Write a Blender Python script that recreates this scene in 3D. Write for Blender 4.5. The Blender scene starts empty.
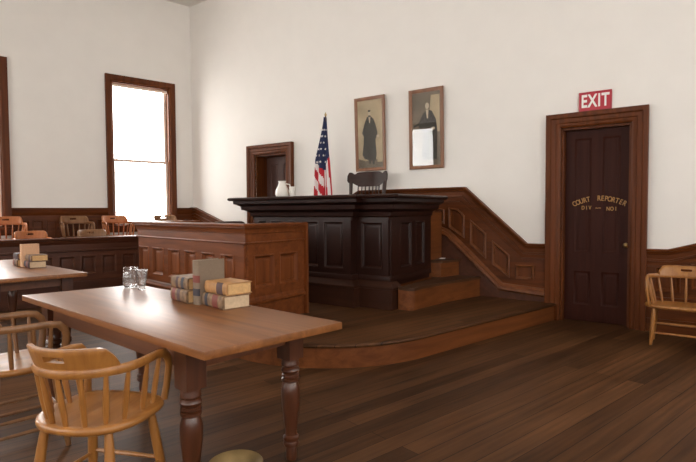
import bpy, bmesh, math, random
from mathutils import Vector, Matrix
random.seed(7)
K = 0.885                                   # layout units to metres
SC = bpy.context.scene
COL = SC.collection
R = math.radians
WA = R(14.233)                              # the rear wall of the court is not square to the window wall
BD = Vector((math.cos(WA), math.sin(WA), 0)); BN = Vector((math.sin(WA), -math.cos(WA), 0))
TA = R(8.8)

def W(s, o, z=0.0):                         # along rear wall, out from rear wall, up
    return BD * s + BN * o + Vector((0, 0, z))

# ------------------------------------------------------------------ materials
def nodes(name):
    m = bpy.data.materials.new(name); m.use_nodes = True
    nt = m.node_tree; b = nt.nodes['Principled BSDF']
    return m, nt, b

def ramp(nt, stops):
    r = nt.nodes.new('ShaderNodeValToRGB')
    e = r.color_ramp.elements
    while len(e) < len(stops): e.new(0.5)
    for i, (p, c) in enumerate(stops):
        e[i].position = p; e[i].color = (*c, 1)
    return r

def plain(name, c, rough=.6, metal=0., coat=0., spec=.5, noise=.0, nscale=8.):
    m, nt, b = nodes(name)
    b.inputs['Base Color'].default_value = (*c, 1); b.inputs['Roughness'].default_value = rough
    b.inputs['Metallic'].default_value = metal; b.inputs['Coat Weight'].default_value = coat
    b.inputs['Specular IOR Level'].default_value = spec
    if noise:
        tc = nt.nodes.new('ShaderNodeTexCoord'); n = nt.nodes.new('ShaderNodeTexNoise')
        n.inputs['Scale'].default_value = nscale; n.inputs['Detail'].default_value = 6
        nt.links.new(tc.outputs['Object'], n.inputs['Vector'])
        r = ramp(nt, [(.3, tuple(x * (1 - noise) for x in c)), (.7, tuple(min(1, x * (1 + noise)) for x in c))])
        nt.links.new(n.outputs['Fac'], r.inputs['Fac']); nt.links.new(r.outputs['Color'], b.inputs['Base Color'])
    return m

def wood(name, dark, light, rough=.4, axis=0, scale=9., coat=.0, spec=.5, rot=0., bump=.05, croug=.15):
    m, nt, b = nodes(name)
    tc = nt.nodes.new('ShaderNodeTexCoord'); mp = nt.nodes.new('ShaderNodeMapping')
    sc = [scale * 2.2] * 3; sc[axis] = scale * .12
    mp.inputs['Scale'].default_value = sc; mp.inputs['Rotation'].default_value = (0, 0, rot)
    nt.links.new(tc.outputs['Object'], mp.inputs['Vector'])
    n = nt.nodes.new('ShaderNodeTexNoise'); n.inputs['Scale'].default_value = 1.; n.inputs['Detail'].default_value = 9
    n.inputs['Roughness'].default_value = .62; n.inputs['Distortion'].default_value = .6
    nt.links.new(mp.outputs['Vector'], n.inputs['Vector'])
    mid = tuple((a + c) / 2 for a, c in zip(dark, light))
    r = ramp(nt, [(.28, dark), (.5, mid), (.72, light)])
    nt.links.new(n.outputs['Fac'], r.inputs['Fac']); nt.links.new(r.outputs['Color'], b.inputs['Base Color'])
    b.inputs['Roughness'].default_value = rough; b.inputs['Specular IOR Level'].default_value = spec
    b.inputs['Coat Weight'].default_value = coat; b.inputs['Coat Roughness'].default_value = croug
    if bump:
        bp = nt.nodes.new('ShaderNodeBump'); bp.inputs['Strength'].default_value = bump; bp.inputs['Distance'].default_value = .01
        nt.links.new(n.outputs['Fac'], bp.inputs['Height']); nt.links.new(bp.outputs['Normal'], b.inputs['Normal'])
    return m

def planks(name, dark, light, rough=.5, width=.11, length=3.2, rot=0., spec=.4):
    m, nt, b = nodes(name)
    tc = nt.nodes.new('ShaderNodeTexCoord'); mp = nt.nodes.new('ShaderNodeMapping')
    mp.inputs['Rotation'].default_value = (0, 0, rot)
    nt.links.new(tc.outputs['Object'], mp.inputs['Vector'])
    br = nt.nodes.new('ShaderNodeTexBrick')
    br.inputs['Scale'].default_value = 1.; br.inputs['Brick Width'].default_value = length; br.inputs['Row Height'].default_value = width
    br.inputs['Mortar Size'].default_value = .0025; br.inputs['Mortar Smooth'].default_value = .2; br.inputs['Bias'].default_value = -.1
    br.offset = .37; br.inputs['Color1'].default_value = (*dark, 1); br.inputs['Color2'].default_value = (*light, 1)
    br.inputs['Mortar'].default_value = tuple(x * .35 for x in dark) + (1,)
    nt.links.new(mp.outputs['Vector'], br.inputs['Vector'])
    m2 = nt.nodes.new('ShaderNodeMapping'); m2.inputs['Scale'].default_value = (.8, 16, 1)
    nt.links.new(mp.outputs['Vector'], m2.inputs['Vector'])
    n = nt.nodes.new('ShaderNodeTexNoise'); n.inputs['Scale'].default_value = 1.6; n.inputs['Detail'].default_value = 8
    nt.links.new(m2.outputs['Vector'], n.inputs['Vector'])
    r = ramp(nt, [(.25, (.55, .55, .55)), (.75, (1.35, 1.35, 1.35))])
    nt.links.new(n.outputs['Fac'], r.inputs['Fac'])
    big = nt.nodes.new('ShaderNodeTexNoise'); big.inputs['Scale'].default_value = .9; big.inputs['Detail'].default_value = 4
    nt.links.new(mp.outputs['Vector'], big.inputs['Vector'])
    r2 = ramp(nt, [(.3, (.8, .8, .8)), (.7, (1.2, 1.2, 1.2))]); nt.links.new(big.outputs['Fac'], r2.inputs['Fac'])
    mx = nt.nodes.new('ShaderNodeMixRGB'); mx.blend_type = 'MULTIPLY'; mx.inputs['Fac'].default_value = 1
    nt.links.new(br.outputs['Color'], mx.inputs['Color1']); nt.links.new(r.outputs['Color'], mx.inputs['Color2'])
    my = nt.nodes.new('ShaderNodeMixRGB'); my.blend_type = 'MULTIPLY'; my.inputs['Fac'].default_value = 1
    nt.links.new(mx.outputs['Color'], my.inputs['Color1']); nt.links.new(r2.outputs['Color'], my.inputs['Color2'])
    nt.links.new(my.outputs['Color'], b.inputs['Base Color'])
    b.inputs['Roughness'].default_value = rough; b.inputs['Specular IOR Level'].default_value = spec
    bp = nt.nodes.new('ShaderNodeBump'); bp.inputs['Strength'].default_value = .25; bp.inputs['Distance'].default_value = .004
    nt.links.new(n.outputs['Fac'], bp.inputs['Height']); nt.links.new(bp.outputs['Normal'], b.inputs['Normal'])
    return m

def glazing(name):
    m = bpy.data.materials.new(name); m.use_nodes = True; nt = m.node_tree
    for n in list(nt.nodes): nt.nodes.remove(n)
    o = nt.nodes.new('ShaderNodeOutputMaterial'); mx = nt.nodes.new('ShaderNodeMixShader')
    t = nt.nodes.new('ShaderNodeBsdfTransparent'); g = nt.nodes.new('ShaderNodeBsdfGlossy'); g.inputs['Roughness'].default_value = .01
    f = nt.nodes.new('ShaderNodeFresnel'); ge = nt.nodes.new('ShaderNodeNewGeometry'); mr = nt.nodes.new('ShaderNodeMapRange')
    mr.inputs['To Min'].default_value = 1.5; mr.inputs['To Max'].default_value = 1 / 1.5
    nt.links.new(ge.outputs['Backfacing'], mr.inputs['Value']); nt.links.new(mr.outputs['Result'], f.inputs['IOR'])
    nt.links.new(f.outputs['Fac'], mx.inputs['Fac']); nt.links.new(t.outputs[0], mx.inputs[1]); nt.links.new(g.outputs[0], mx.inputs[2])
    nt.links.new(mx.outputs[0], o.inputs['Surface'])
    return m

def clear_glass(name):
    m = glazing(name); nt = m.node_tree; pg = nt.nodes.new('ShaderNodeBsdfGlass'); pg.inputs['IOR'].default_value = 1.45; pg.inputs['Roughness'].default_value = .0; m2 = nt.nodes.new('ShaderNodeMixShader')
    m2.inputs['Fac'].default_value = .6; o = nt.nodes['Material Output']; src = o.inputs['Surface'].links[0].from_socket
    mx = nt.nodes.new('ShaderNodeMixShader'); mx.inputs['Fac'].default_value = .03
    d = nt.nodes.new('ShaderNodeBsdfTranslucent'); d.inputs['Color'].default_value = (.9, .92, .92, 1)
    nt.links.new(src, m2.inputs[1]); nt.links.new(pg.outputs[0], m2.inputs[2]); nt.links.new(m2.outputs[0], mx.inputs[1]); nt.links.new(d.outputs[0], mx.inputs[2]); nt.links.new(mx.outputs[0], o.inputs['Surface'])
    return m
def solid_glass(name):
    m, nt, b = nodes(name)
    b.inputs['Base Color'].default_value = (1, 1, 1, 1); b.inputs['Roughness'].default_value = .02
    b.inputs['Transmission Weight'].default_value = 1.; b.inputs['IOR'].default_value = 1.45
    return m

M = {}
M['wall'] = plain('white_plaster', (.80, .772, .73), .9, noise=.015, nscale=3, spec=.2)
M['ceil'] = plain('white_ceiling', (.80, .77, .72), .9, spec=.2)
M['floor'] = planks('old_floor_boards', (0.0480, 0.0196, 0.0071), (0.1176, 0.0510, 0.0196), .52, .125, 3.4, R(90), .13)
M['dais'] = planks('platform_boards', (0.0517, 0.0205, 0.0072), (0.1035, 0.0431, 0.0162), .52, .10, 2.6, R(90), .13)
M['plinth'] = wood('plinth_wood', (.026, .0085, .0042), (.050, .017, .0085), .45, 0, 7, spec=.2)
M['tread'] = wood('tread_wood', (0.0480, 0.0204, 0.0090), (0.0864, 0.0374, 0.0170), .5, 1, 8, spec=.25)
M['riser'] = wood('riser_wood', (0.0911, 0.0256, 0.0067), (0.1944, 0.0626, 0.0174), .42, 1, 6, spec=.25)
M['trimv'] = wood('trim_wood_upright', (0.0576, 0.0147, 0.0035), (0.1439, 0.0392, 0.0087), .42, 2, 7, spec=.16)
M['trim'] = wood('trim_wood', (0.0576, 0.0147, 0.0035), (0.1439, 0.0392, 0.0087), .42, 0, 7, spec=.16)
M['trimy'] = wood('trim_wood_lengthways', (0.0576, 0.0147, 0.0035), (0.1439, 0.0392, 0.0087), .42, 1, 7, spec=.16)
M['jury'] = wood('jury_rail_wood', (0.0526, 0.0160, 0.0071), (0.1012, 0.0329, 0.0151), .42, 1, 6, spec=.3)
M['box'] = wood('box_wood', (0.0906, 0.0244, 0.0068), (0.2065, 0.0603, 0.0170), .4, 0, 7, spec=.16)
M['boxp'] = wood('box_panel_wood', (0.1036, 0.0282, 0.0077), (0.2322, 0.0693, 0.0197), .4, 2, 7, spec=.16)
M['bench'] = wood('bench_dark_wood', (0.0137, 0.0042, 0.0025), (0.0273, 0.0086, 0.0051), .36, 0, 7, spec=.26)
M['benchp'] = wood('bench_dark_panel', (0.0147, 0.0044, 0.0027), (0.0294, 0.0092, 0.0054), .36, 2, 7, spec=.26)
M['door'] = wood('door_dark_wood', (0.0263, 0.0063, 0.0034), (0.0451, 0.0114, 0.0062), .45, 2, 7, spec=.1)
M['door2'] = wood('door_brown_wood', (.055, .022, .016), (.10, .045, .033), .4, 2, 7)
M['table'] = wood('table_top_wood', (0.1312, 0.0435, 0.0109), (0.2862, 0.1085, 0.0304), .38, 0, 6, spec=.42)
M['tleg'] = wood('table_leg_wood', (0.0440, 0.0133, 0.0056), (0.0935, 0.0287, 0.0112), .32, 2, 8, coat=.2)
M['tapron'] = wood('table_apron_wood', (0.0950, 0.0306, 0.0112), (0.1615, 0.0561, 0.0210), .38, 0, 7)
M['oak'] = wood('oak_chair_wood', (0.2217, 0.0834, 0.0168), (0.4057, 0.1723, 0.0399), .38, 2, 9, coat=.1)
M['oaky'] = wood('oak_seat_wood', (0.2370, 0.0908, 0.0190), (0.4238, 0.1811, 0.0434), .36, 1, 8, coat=.15)
M['oakd'] = wood('brown_and_shaded_chair_wood', (0.1600, 0.0703, 0.0251), (0.2640, 0.1221, 0.0462), .38, 2, 9)
M['oakr'] = wood('orange_chair_wood', (0.3240, 0.0978, 0.0256), (0.4680, 0.1615, 0.0480), .36, 2, 9)
M['jchair'] = wood('judge_chair_wood', (.020, .0078, .0052), (.042, .0170, .0115), .34, 0, 8, spec=.25)
M['brass'] = plain('aged_brass', (.42, .29, .12), .36, 1., noise=.25)
M['spit'] = plain('tarnished_brass', (.25, .175, .08), .5, 1., noise=.3)
M['gold'] = plain('gold_paint', (.40, .20, .05), .5)
M['sash'] = plain('window_sash_paint', (.78, .62, .52), .5)
M['glaze'] = glazing('window_glass')
M['glass'] = clear_glass('clear_glass')
M['red'] = plain('sign_red', (.42, .014, .03), .45)
M['white'] = plain('white_paint', (.82, .80, .76), .5)
M['paper'] = plain('page_edges', (.60, .37, .16), .8, noise=.12, nscale=60)
M['paperl'] = plain('pale_page_edges', (.56, .42, .27), .8, noise=.1, nscale=60)
M['tan'] = plain('tan_leather', (.40, .20, .07), .6, noise=.2, nscale=25)
M['tan2'] = plain('worn_calf_leather', (.20, .115, .058), .65, noise=.45, nscale=30)
M['grey'] = plain('grey_buckram', (.195, .140, .095), .8, noise=.06, nscale=80)
M['cream'] = plain('cream_cloth', (.62, .37, .22), .8, noise=.06, nscale=60)
M['labr'] = plain('red_spine_label', (.17, .032, .02), .6)
M['labk'] = plain('black_spine_label', (.022, .02, .03), .6)
M['violet'] = plain('violet_leather', (.085, .045, .042), .7, noise=.2, nscale=30)
M['fred'] = plain('flag_red', (.50, .018, .03), .85)
M['fwhite'] = plain('flag_white', (.78, .74, .72), .85)
M['fblue'] = plain('flag_blue', (.020, .028, .085), .85)
M['pframe'] = wood('picture_frame_wood', (.15, .058, .025), (.29, .125, .055), .4, 2, 10)
M['sepia'] = plain('sepia_print', (.47, .375, .235), .7, noise=.22, nscale=3)
M['sepiad'] = plain('dark_sepia_print', (.17, .135, .095), .7, noise=.35, nscale=3)
M['ink'] = plain('dark_ink', (.045, .043, .036), .7, noise=.2, nscale=6)
M['skin'] = plain('pale_ink', (.56, .47, .34), .7)
M['iron'] = plain('dark_iron', (.03, .028, .026), .45, .6)
M['china'] = plain('white_china', (.78, .74, .68), .25)
M['outside'] = plain('outside_pavement', (.4, .4, .38), .9)

# ------------------------------------------------------------------ mesh builder
class MB:
    def __init__(self): self.v = []; self.f = []; self.m = []; self.cur = 0
    def face(self, idx): self.f.append(idx); self.m.append(self.cur)
    def add(self, pts): i = len(self.v); self.v += [Vector(p) for p in pts]; return i
    def hexa(self, p):                       # 8 points: bottom 4 loop, top 4 loop
        i = self.add(p)
        for q in ((3, 2, 1, 0), (4, 5, 6, 7), (0, 1, 5, 4), (1, 2, 6, 5), (2, 3, 7, 6), (3, 0, 4, 7)):
            self.face([i + k for k in q])
    def box(self, x0, x1, y0, y1, z0, z1, fn=None):
        p = [(x0, y0, z0), (x1, y0, z0), (x1, y1, z0), (x0, y1, z0), (x0, y0, z1), (x1, y0, z1), (x1, y1, z1), (x0, y1, z1)]
        self.hexa([fn(*q) for q in p] if fn else p)
    def prism(self, poly, a, b, fn=None):    # polygon (x,y), from a to b along third coordinate
        fn = fn or (lambda x, y, z: (x, y, z))
        n = len(poly)
        i = self.add([fn(x, y, a) for x, y in poly] + [fn(x, y, b) for x, y in poly])
        self.face([i + k for k in range(n)][::-1]); self.face([i + n + k for k in range(n)])
        for k in range(n): self.face([i + k, i + (k + 1) % n, i + n + (k + 1) % n, i + n + k])
    def sweep(self, path, prof, fn, closed=False):
        # path in plane (a,b); prof closed loop of (d,q): d along right hand normal, q third coordinate
        P = [Vector(p) for p in path]; n = len(P); rings = []
        for k in range(n):
            def dirn(i, j): return (P[j] - P[i]).normalized()
            if closed: d0, d1 = dirn(k - 1, k), dirn(k, (k + 1) % n)
            else:
                d0 = dirn(k - 1, k) if k > 0 else dirn(k, k + 1)
                d1 = dirn(k, k + 1) if k < n - 1 else d0
            n0 = Vector((d0.y, -d0.x)); n1 = Vector((d1.y, -d1.x)); m = n0 + n1
            m = m / max(m.dot(n0), .2)
            rings.append(self.add([fn(P[k].x + m.x * d, P[k].y + m.y * d, q) for d, q in prof]))
        L = len(prof)
        for k in range(n if closed else n - 1):
            a, b = rings[k], rings[(k + 1) % n]
            for j in range(L): self.face([a + j, a + (j + 1) % L, b + (j + 1) % L, b + j])
        if not closed:
            self.face([rings[0] + j for j in range(L)][::-1]); self.face([rings[-1] + j for j in range(L)])
    def tube(self, path, rad, seg=10, squash=None):
        P = [Vector(p) for p in path]; n = len(P)
        rad = rad if isinstance(rad, (list, tuple)) else [rad] * n
        up = None; rings = []
        for k in range(n):
            t = (P[min(k + 1, n - 1)] - P[max(k - 1, 0)]).normalized()
            if up is None:
                up = Vector((0, 0, 1)) if abs(t.z) < .9 else Vector((1, 0, 0))
            up = (up - t * up.dot(t)).normalized(); sd = t.cross(up)
            sq = squash or (1, 1)
            rings.append(self.add([P[k] + (sd * math.cos(2 * math.pi * j / seg) * sq[0] + up * math.sin(2 * math.pi * j / seg) * sq[1]) * rad[k] for j in range(seg)]))
        for k in range(n - 1):
            for j in range(seg): self.face([rings[k] + j, rings[k] + (j + 1) % seg, rings[k + 1] + (j + 1) % seg, rings[k + 1] + j])
        self.face([rings[0] + j for j in range(seg)][::-1]); self.face([rings[-1] + j for j in range(seg)])
    def lathe(self, prof, seg=24, c=(0, 0, 0), cap=True):     # prof: (r,z)
        rings = []
        for r, z in prof:
            rings.append(self.add([(c[0] + r * math.cos(2 * math.pi * j / seg), c[1] + r * math.sin(2 * math.pi * j / seg), c[2] + z) for j in range(seg)]))
        for k in range(len(prof) - 1):
            for j in range(seg): self.face([rings[k] + j, rings[k] + (j + 1) % seg, rings[k + 1] + (j + 1) % seg, rings[k + 1] + j])
        if cap:
            self.face([rings[0] + j for j in range(seg)][::-1]); self.face([rings[-1] + j for j in range(seg)])
    def rings(self, loops, cap=True):
        ids = [self.add(l) for l in loops]; n = len(loops[0])
        for k in range(len(loops) - 1):
            for j in range(n): self.face([ids[k] + j, ids[k] + (j + 1) % n, ids[k + 1] + (j + 1) % n, ids[k + 1] + j])
        if cap:
            self.face([ids[0] + j for j in range(n)][::-1]); self.face([ids[-1] + j for j in range(n)])
    def build(self, name, mats, parent=None, bevel=0., ang=38, raw=False):
        me = bpy.data.meshes.new(name)
        me.from_pydata([tuple(v * K) for v in self.v], [], self.f)
        mats = mats if isinstance(mats, (list, tuple)) else [mats]
        for m in mats: me.materials.append(m)
        for p, mi in zip(me.polygons, self.m): p.material_index = mi
        bm = bmesh.new(); bm.from_mesh(me)
        if not raw:
            bmesh.ops.recalc_face_normals(bm, faces=bm.faces)
        if bevel:
            es = [e for e in bm.edges if len(e.link_faces) == 2 and e.calc_face_angle(0) > R(50)]
            bmesh.ops.bevel(bm, geom=es, offset=bevel * K, segments=2, profile=.6, affect='EDGES', clamp_overlap=True)
        for f in bm.faces: f.smooth = True
        for e in bm.edges:
            e.smooth = len(e.link_faces) == 2 and e.calc_face_angle(0) < R(ang)
        bm.to_mesh(me); bm.free()
        o = bpy.data.objects.new(name, me); COL.objects.link(o)
        if parent: o.parent = parent
        return o

def tag(o, label=None, cat=None, group=None, kind=None):
    if label: o['label'] = label
    if cat: o['category'] = cat
    if group: o['group'] = group
    if kind: o['kind'] = kind
    return o

def thing(name, loc, rz, label, cat, group=None, rot=None):
    o = bpy.data.objects.new(name, None); COL.objects.link(o); o.empty_display_size = .1
    o.location = Vector(loc) * K; o.rotation_euler = rot if rot else (0, 0, rz)
    return tag(o, label, cat, group)

def struct(name, loc=(0, 0, 0), rz=0):
    o = bpy.data.objects.new(name, None); COL.objects.link(o); o.empty_display_size = .1
    o.location = Vector(loc) * K; o.rotation_euler = (0, 0, rz); o['kind'] = 'structure'
    return o

def copy_tree(o, parent=None):
    c = o.copy(); COL.objects.link(c)
    if parent is not None: c.parent = parent
    for ch in list(o.children): copy_tree(ch, c)
    return c

def recolour(root, table):
    for ch in root.children:
        if ch.type == 'MESH':
            me = ch.data.copy(); ch.data = me
            for i, m in enumerate(me.materials):
                if m in table: me.materials[i] = table[m]
        recolour(ch, table)

def arc(cx, cy, r, a0, a1, n):
    return [(cx + r * math.cos(R(a0 + (a1 - a0) * k / n)), cy + r * math.sin(R(a0 + (a1 - a0) * k / n))) for k in range(n + 1)]

def text_mesh(name, body, size, mat, parent, xf, extr=.004, bold=0., space=1.):
    cu = bpy.data.curves.new(name, 'FONT'); cu.body = body; cu.size = size * K; cu.extrude = extr * K; cu.offset = bold * K
    cu.space_character = space; cu.align_x = 'CENTER'; cu.align_y = 'CENTER'
    ob = bpy.data.objects.new(name + '_curve', cu); COL.objects.link(ob)
    bpy.context.view_layer.update()
    me = bpy.data.meshes.new_from_object(ob.evaluated_get(bpy.context.evaluated_depsgraph_get()))
    bpy.data.objects.remove(ob); bpy.data.curves.remove(cu)
    me.transform(xf); me.materials.clear(); me.materials.append(mat)
    return me

# panelling: a frame of rails and stiles with openings, a moulded raised panel in each
def panel_mb(fn, a0, a1, b0, b1, d):
    p = MB(); w = min(.035, (a1 - a0) * .18)
    p.sweep([(a0, b0), (a1, b0), (a1, b1), (a0, b1)], [(.004, 0), (.004, d * 1.7), (-w * .2, d * 1.9), (-w * .45, d * 1.6), (-w * .6, d * .8), (-w, d * .2), (-w, 0)], fn, True)
    g = w * 1.5
    p.sweep([(a0 + g, b0 + g), (a1 - g, b0 + g), (a1 - g, b1 - g), (a0 + g, b1 - g)], [(0, .0), (0, d * .15), (-w * .5, d * .5), (-w * .5, 0)], fn, True)
    e = g + w * .5
    p.box(a0 + e, a1 - e, b0 + e, b1 - e, 0, d * .5, fn)
    return p

def frame_mb(mb, fn, A0, A1, B0, B1, panels, d):
    b0 = min(p[2] for p in panels); b1 = max(p[3] for p in panels)
    mb.box(A0, A1, B0, b0, 0, d, fn); mb.box(A0, A1, b1, B1, 0, d, fn)
    xs = [A0] + [x for p in panels for x in (p[0], p[1])] + [A1]
    for k in range(0, len(xs), 2): mb.box(xs[k], xs[k + 1], b0, b1, 0, d, fn)

# ------------------------------------------------------------------ the room
ZC = 6.05
XR, YB = 13.3, -9.6
def backy(x): return x * math.tan(WA)

fl = MB(); fl.prism([(-.4, YB - .4), (XR + .4, YB - .4), (XR + .4, backy(XR + .4) + .5), (-.4, .5)], -.2, 0)
o = fl.build('floor', M['floor']); o['kind'] = 'structure'
ce = MB(); ce.prism([(-.4, YB - .4), (XR + .4, YB - .4), (XR + .4, backy(XR + .4) + .5), (-.4, .5)], ZC, ZC + .2)
o = ce.build('ceiling', M['ceil']); o['kind'] = 'structure'

def wall_with_holes(mb, a0, a1, holes, z1, fn, t0, t1):       # holes: (a0,a1,z0,z1) sorted
    cur = a0
    for h in holes:
        mb.box(cur, h[0], t0, t1, 0, z1, fn)
        if h[2] > 0: mb.box(h[0], h[1], t0, t1, 0, h[2], fn)
        mb.box(h[0], h[1], t0, t1, h[3], z1, fn); cur = h[1]
    mb.box(cur, a1, t0, t1, 0, z1, fn)

# left wall (windows), a = -y
WZ0, WZ1 = 1.25, 4.17
LW = [(.50, 1.68), (3.55, 4.73), (6.6, 7.78)]
wl = MB(); wall_with_holes(wl, -.3, -YB + .3, [(a, b, WZ0, WZ1) for a, b in LW], ZC, lambda a, t, z: (-t, -a, z), 0, .35)
o = wl.build('wall_left', M['wall']); o['kind'] = 'structure'
# back wall (doors), local frame along the wall
D1 = (7.82, 8.655, 2.60); D2 = (2.0, 2.84, 2.64)
wb = MB(); wall_with_holes(wb, 0.0, XR / math.cos(WA) + .3, [(D2[0], D2[1], 0, D2[2]), (D1[0], D1[1], 0, D1[2])], ZC, lambda a, t, z: (a, t, z), 0, .4)
o = wb.build('wall_back', M['wall']); o.rotation_euler = (0, 0, WA); o['kind'] = 'structure'
# rear wall and right wall, behind and beside the viewer
RW = [(2.38, 3.53), (4.9, 6.1), (7.5, 8.7), (10.2, 11.4)]  # unseen windows: one reflects in a portrait, more added for fill light
wr = MB(); wall_with_holes(wr, -.3, XR + .3, [(a, b, WZ0, WZ1) for a, b in RW], ZC, lambda a, t, z: (a, YB - t, z), 0, .35)
o = wr.build('wall_rear', M['wall']); o['kind'] = 'structure'
GW = [(-2.2, -1.0), (.3, 1.5), (2.8, 4.0), (5.3, 6.5), (7.6, 8.8)]  # unseen windows, their number raised to add fill light
wg = MB(); wall_with_holes(wg, -backy(XR) - .4, -YB + .3, [(a, b, WZ0, WZ1) for a, b in GW], ZC, lambda a, t, z: (XR + t, -a, z), 0, .35)
o = wg.build('wall_right', M['wall']); o['kind'] = 'structure'

# windows
def window(n, fn, a0, a1, detail=True, cw=.118):
    root = struct('window_%d' % n)
    c = MB()
    prof = [(0, 0), (0, .03), (-.02, .045), (-cw * .45, .04), (-cw * .75, .052), (-cw, .05), (-cw, 0)]
    c.sweep([(a0, WZ0 - .1), (a0, WZ1), (a1, WZ1), (a1, WZ0 - .1)], prof, lambda a, b, q: fn(a, b, q))
    c.build('window_casing', M['trimv'], root)
    j = MB()
    for x0, x1, z0, z1 in ((a0, a0 + .02, WZ0, WZ1), (a1 - .02, a1, WZ0, WZ1), (a0, a1, WZ1 - .02, WZ1), (a0, a1, WZ0, WZ0 + .02)):
        j.box(x0, x1, z0, z1, -.34, 0, fn)
    j.build('jamb', M['trimv'], root)
    s = MB(); s.box(a0 - .16, a1 + .16, WZ0 - .045, WZ0, -.02, .09, fn); s.box(a0 - cw, a1 + cw, WZ0 - .15, WZ0 - .045, 0, .03, fn)
    s.build('window_sill', M['trimv'], root, .006)
    zm = 2.585
    for (z0, z1, q) in ((WZ0 + .02, zm + .02, -.13), (zm - .02, WZ1 - .02, -.18)):
        f = MB(); w = .05
        f.sweep([(a0 + .02, z0), (a1 - .02, z0), (a1 - .02, z1), (a0 + .02, z1)], [(0, q), (0, q + .04), (-w, q + .04), (-w, q)], fn, True)
        so = f.build('sash', M['sash'], root)
        g = MB(); g.box(a0 + .05, a1 - .05, z0 + .03, z1 - .03, q + .015, q + .02, fn)
        g.build('pane', M['glaze'], so)
    if detail:
        b = MB(); b.tube([fn(a0 + .03, WZ1 - .07, -.06), fn(a1 - .03, WZ1 - .07, -.06)], .03, 12)
        b.build('blind_roller', M['sash'], root)
    return root
lf = lambda a, b, q: (q, -a, b)
for n, (a, b) in enumerate(LW): window(n + 1, lf, a, b)
for n, (a, b) in enumerate(RW): window(n + 4, lambda a, b, q: (a, YB + q, b), a, b, False)
for n, (a, b) in enumerate(GW): window(n + 8, lambda a, b, q: (XR - q, -a, b), a, b, False)

# doors in the back wall
def back(a, b, q): return (a, -q, b)        # along, up, out from wall (local frame of the back wall)
def casing(root, a0, a1, zt, cw, bottoms=(0, 0)):
    c = MB()
    prof = [(.0, -.02), (.0, .03), (-.02, .045), (-cw * .3, .040), (-cw * .36, .055), (-cw * .62, .055), (-cw * .70, .075), (-cw * .95, .085), (-cw, .08), (-cw, 0)]
    c.sweep([(a0, bottoms[0]), (a0, zt), (a1, zt), (a1, bottoms[1])], prof, back)
    return c.build('door_casing', M['trimv'], root)
def jambs(root, a0, a1, zt, depth):
    j = MB()
    for x0, x1, z0, z1 in ((a0, a0 + .03, 0, zt), (a1 - .03, a1, 0, zt), (a0, a1, zt - .03, zt)):
        j.box(x0, x1, z0, z1, -depth, -.01, back)
    return j.build('jamb', M['trimv'], root)

d1 = struct('door_1', (0, 0, 0), WA)
casing(d1, D1[0], D1[1], D1[2], .185); jambs(d1, D1[0], D1[1], D1[2], .22)
slab = MB(); a0, a1 = D1[0] + .03, D1[1] - .03
fnd = lambda a, b, q: (a, .13 - q, b)
slab.box(a0, a1, 0, D1[2] - .03, -.03, 0, fnd)
px = [(7.955, 8.185), (8.295, 8.53)]
ps1 = [(x0, x1, .92, 2.47) for x0, x1 in px]; ps2 = [(x0, x1, .21, .69) for x0, x1 in px]
frame_mb(slab, fnd, a0, a1, .80, D1[2] - .03, ps1, .016); frame_mb(slab, fnd, a0, a1, .01, .80, ps2, .016)
so = slab.build('door_slab', M['door'], d1)
for x0, x1, z0, z1 in ps1 + ps2: panel_mb(fnd, x0, x1, z0, z1, .0095).build('door_panel', M['door'], so)
kb = MB(); kb.tube([(8.600, .12, 1.045), (8.600, .075, 1.045)], .012); 
for k in range(1):
    kb.lathe([(.001, -.036), (.026, -.028), (.036, 0), (.026, .028), (.001, .036)], 16, (8.600, .055, 1.045))
kb.lathe([(.028, 0), (.028, .01)], 16, (8.600, .112, 1.04))
tag(kb.build('door_knob', M['brass'], so), 'brass knob')
# gold lettering, arched
def letter_group(name, letters, size, parent, mat, cx, zc, rad, width, yq, bold=.004):
    n = len(letters); dst = None
    bmx = bmesh.new()
    for i, ch in enumerate(letters):
        if ch == ' ': continue
        x = (i - (n - 1) / 2) / (n - 1) * width
        z = rad * (math.cos(x / rad) - 1) if rad else 0
        ang = -x / rad if rad else 0
        xf = Matrix.Translation((K * (cx + x), K * yq, K * (zc + z))) @ Matrix.Rotation(R(90), 4, 'X') @ Matrix.Rotation(ang, 4, 'Z') @ Matrix.Diagonal((.74, 1, 1, 1))
        me = text_mesh('letter', ch, size, mat, parent, xf, .002, bold); bmx.from_mesh(me); bpy.data.meshes.remove(me)
    me = bpy.data.meshes.new(name); bmx.to_mesh(me); bmx.free(); me.materials.append(mat)
    ob = bpy.data.objects.new(name, me); COL.objects.link(ob); ob.parent = parent
    return ob
letter_group('arched_lettering', 'COURT  REPORTER', .094, so, M['gold'], 8.270, 1.655, .62, .60, .1115, .0012)
letter_group('division_lettering', 'DIV', .072, so, M['gold'], 8.12, 1.53, 0, .085, .1115, .0012)
letter_group('dash_lettering', '~~', .07, so, M['gold'], 8.262, 1.53, 0, .035, .1115, .0012)
letter_group('number_lettering', 'NO1', .072, so, M['gold'], 8.425, 1.515, 0, .09, .1115, .0012)

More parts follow.
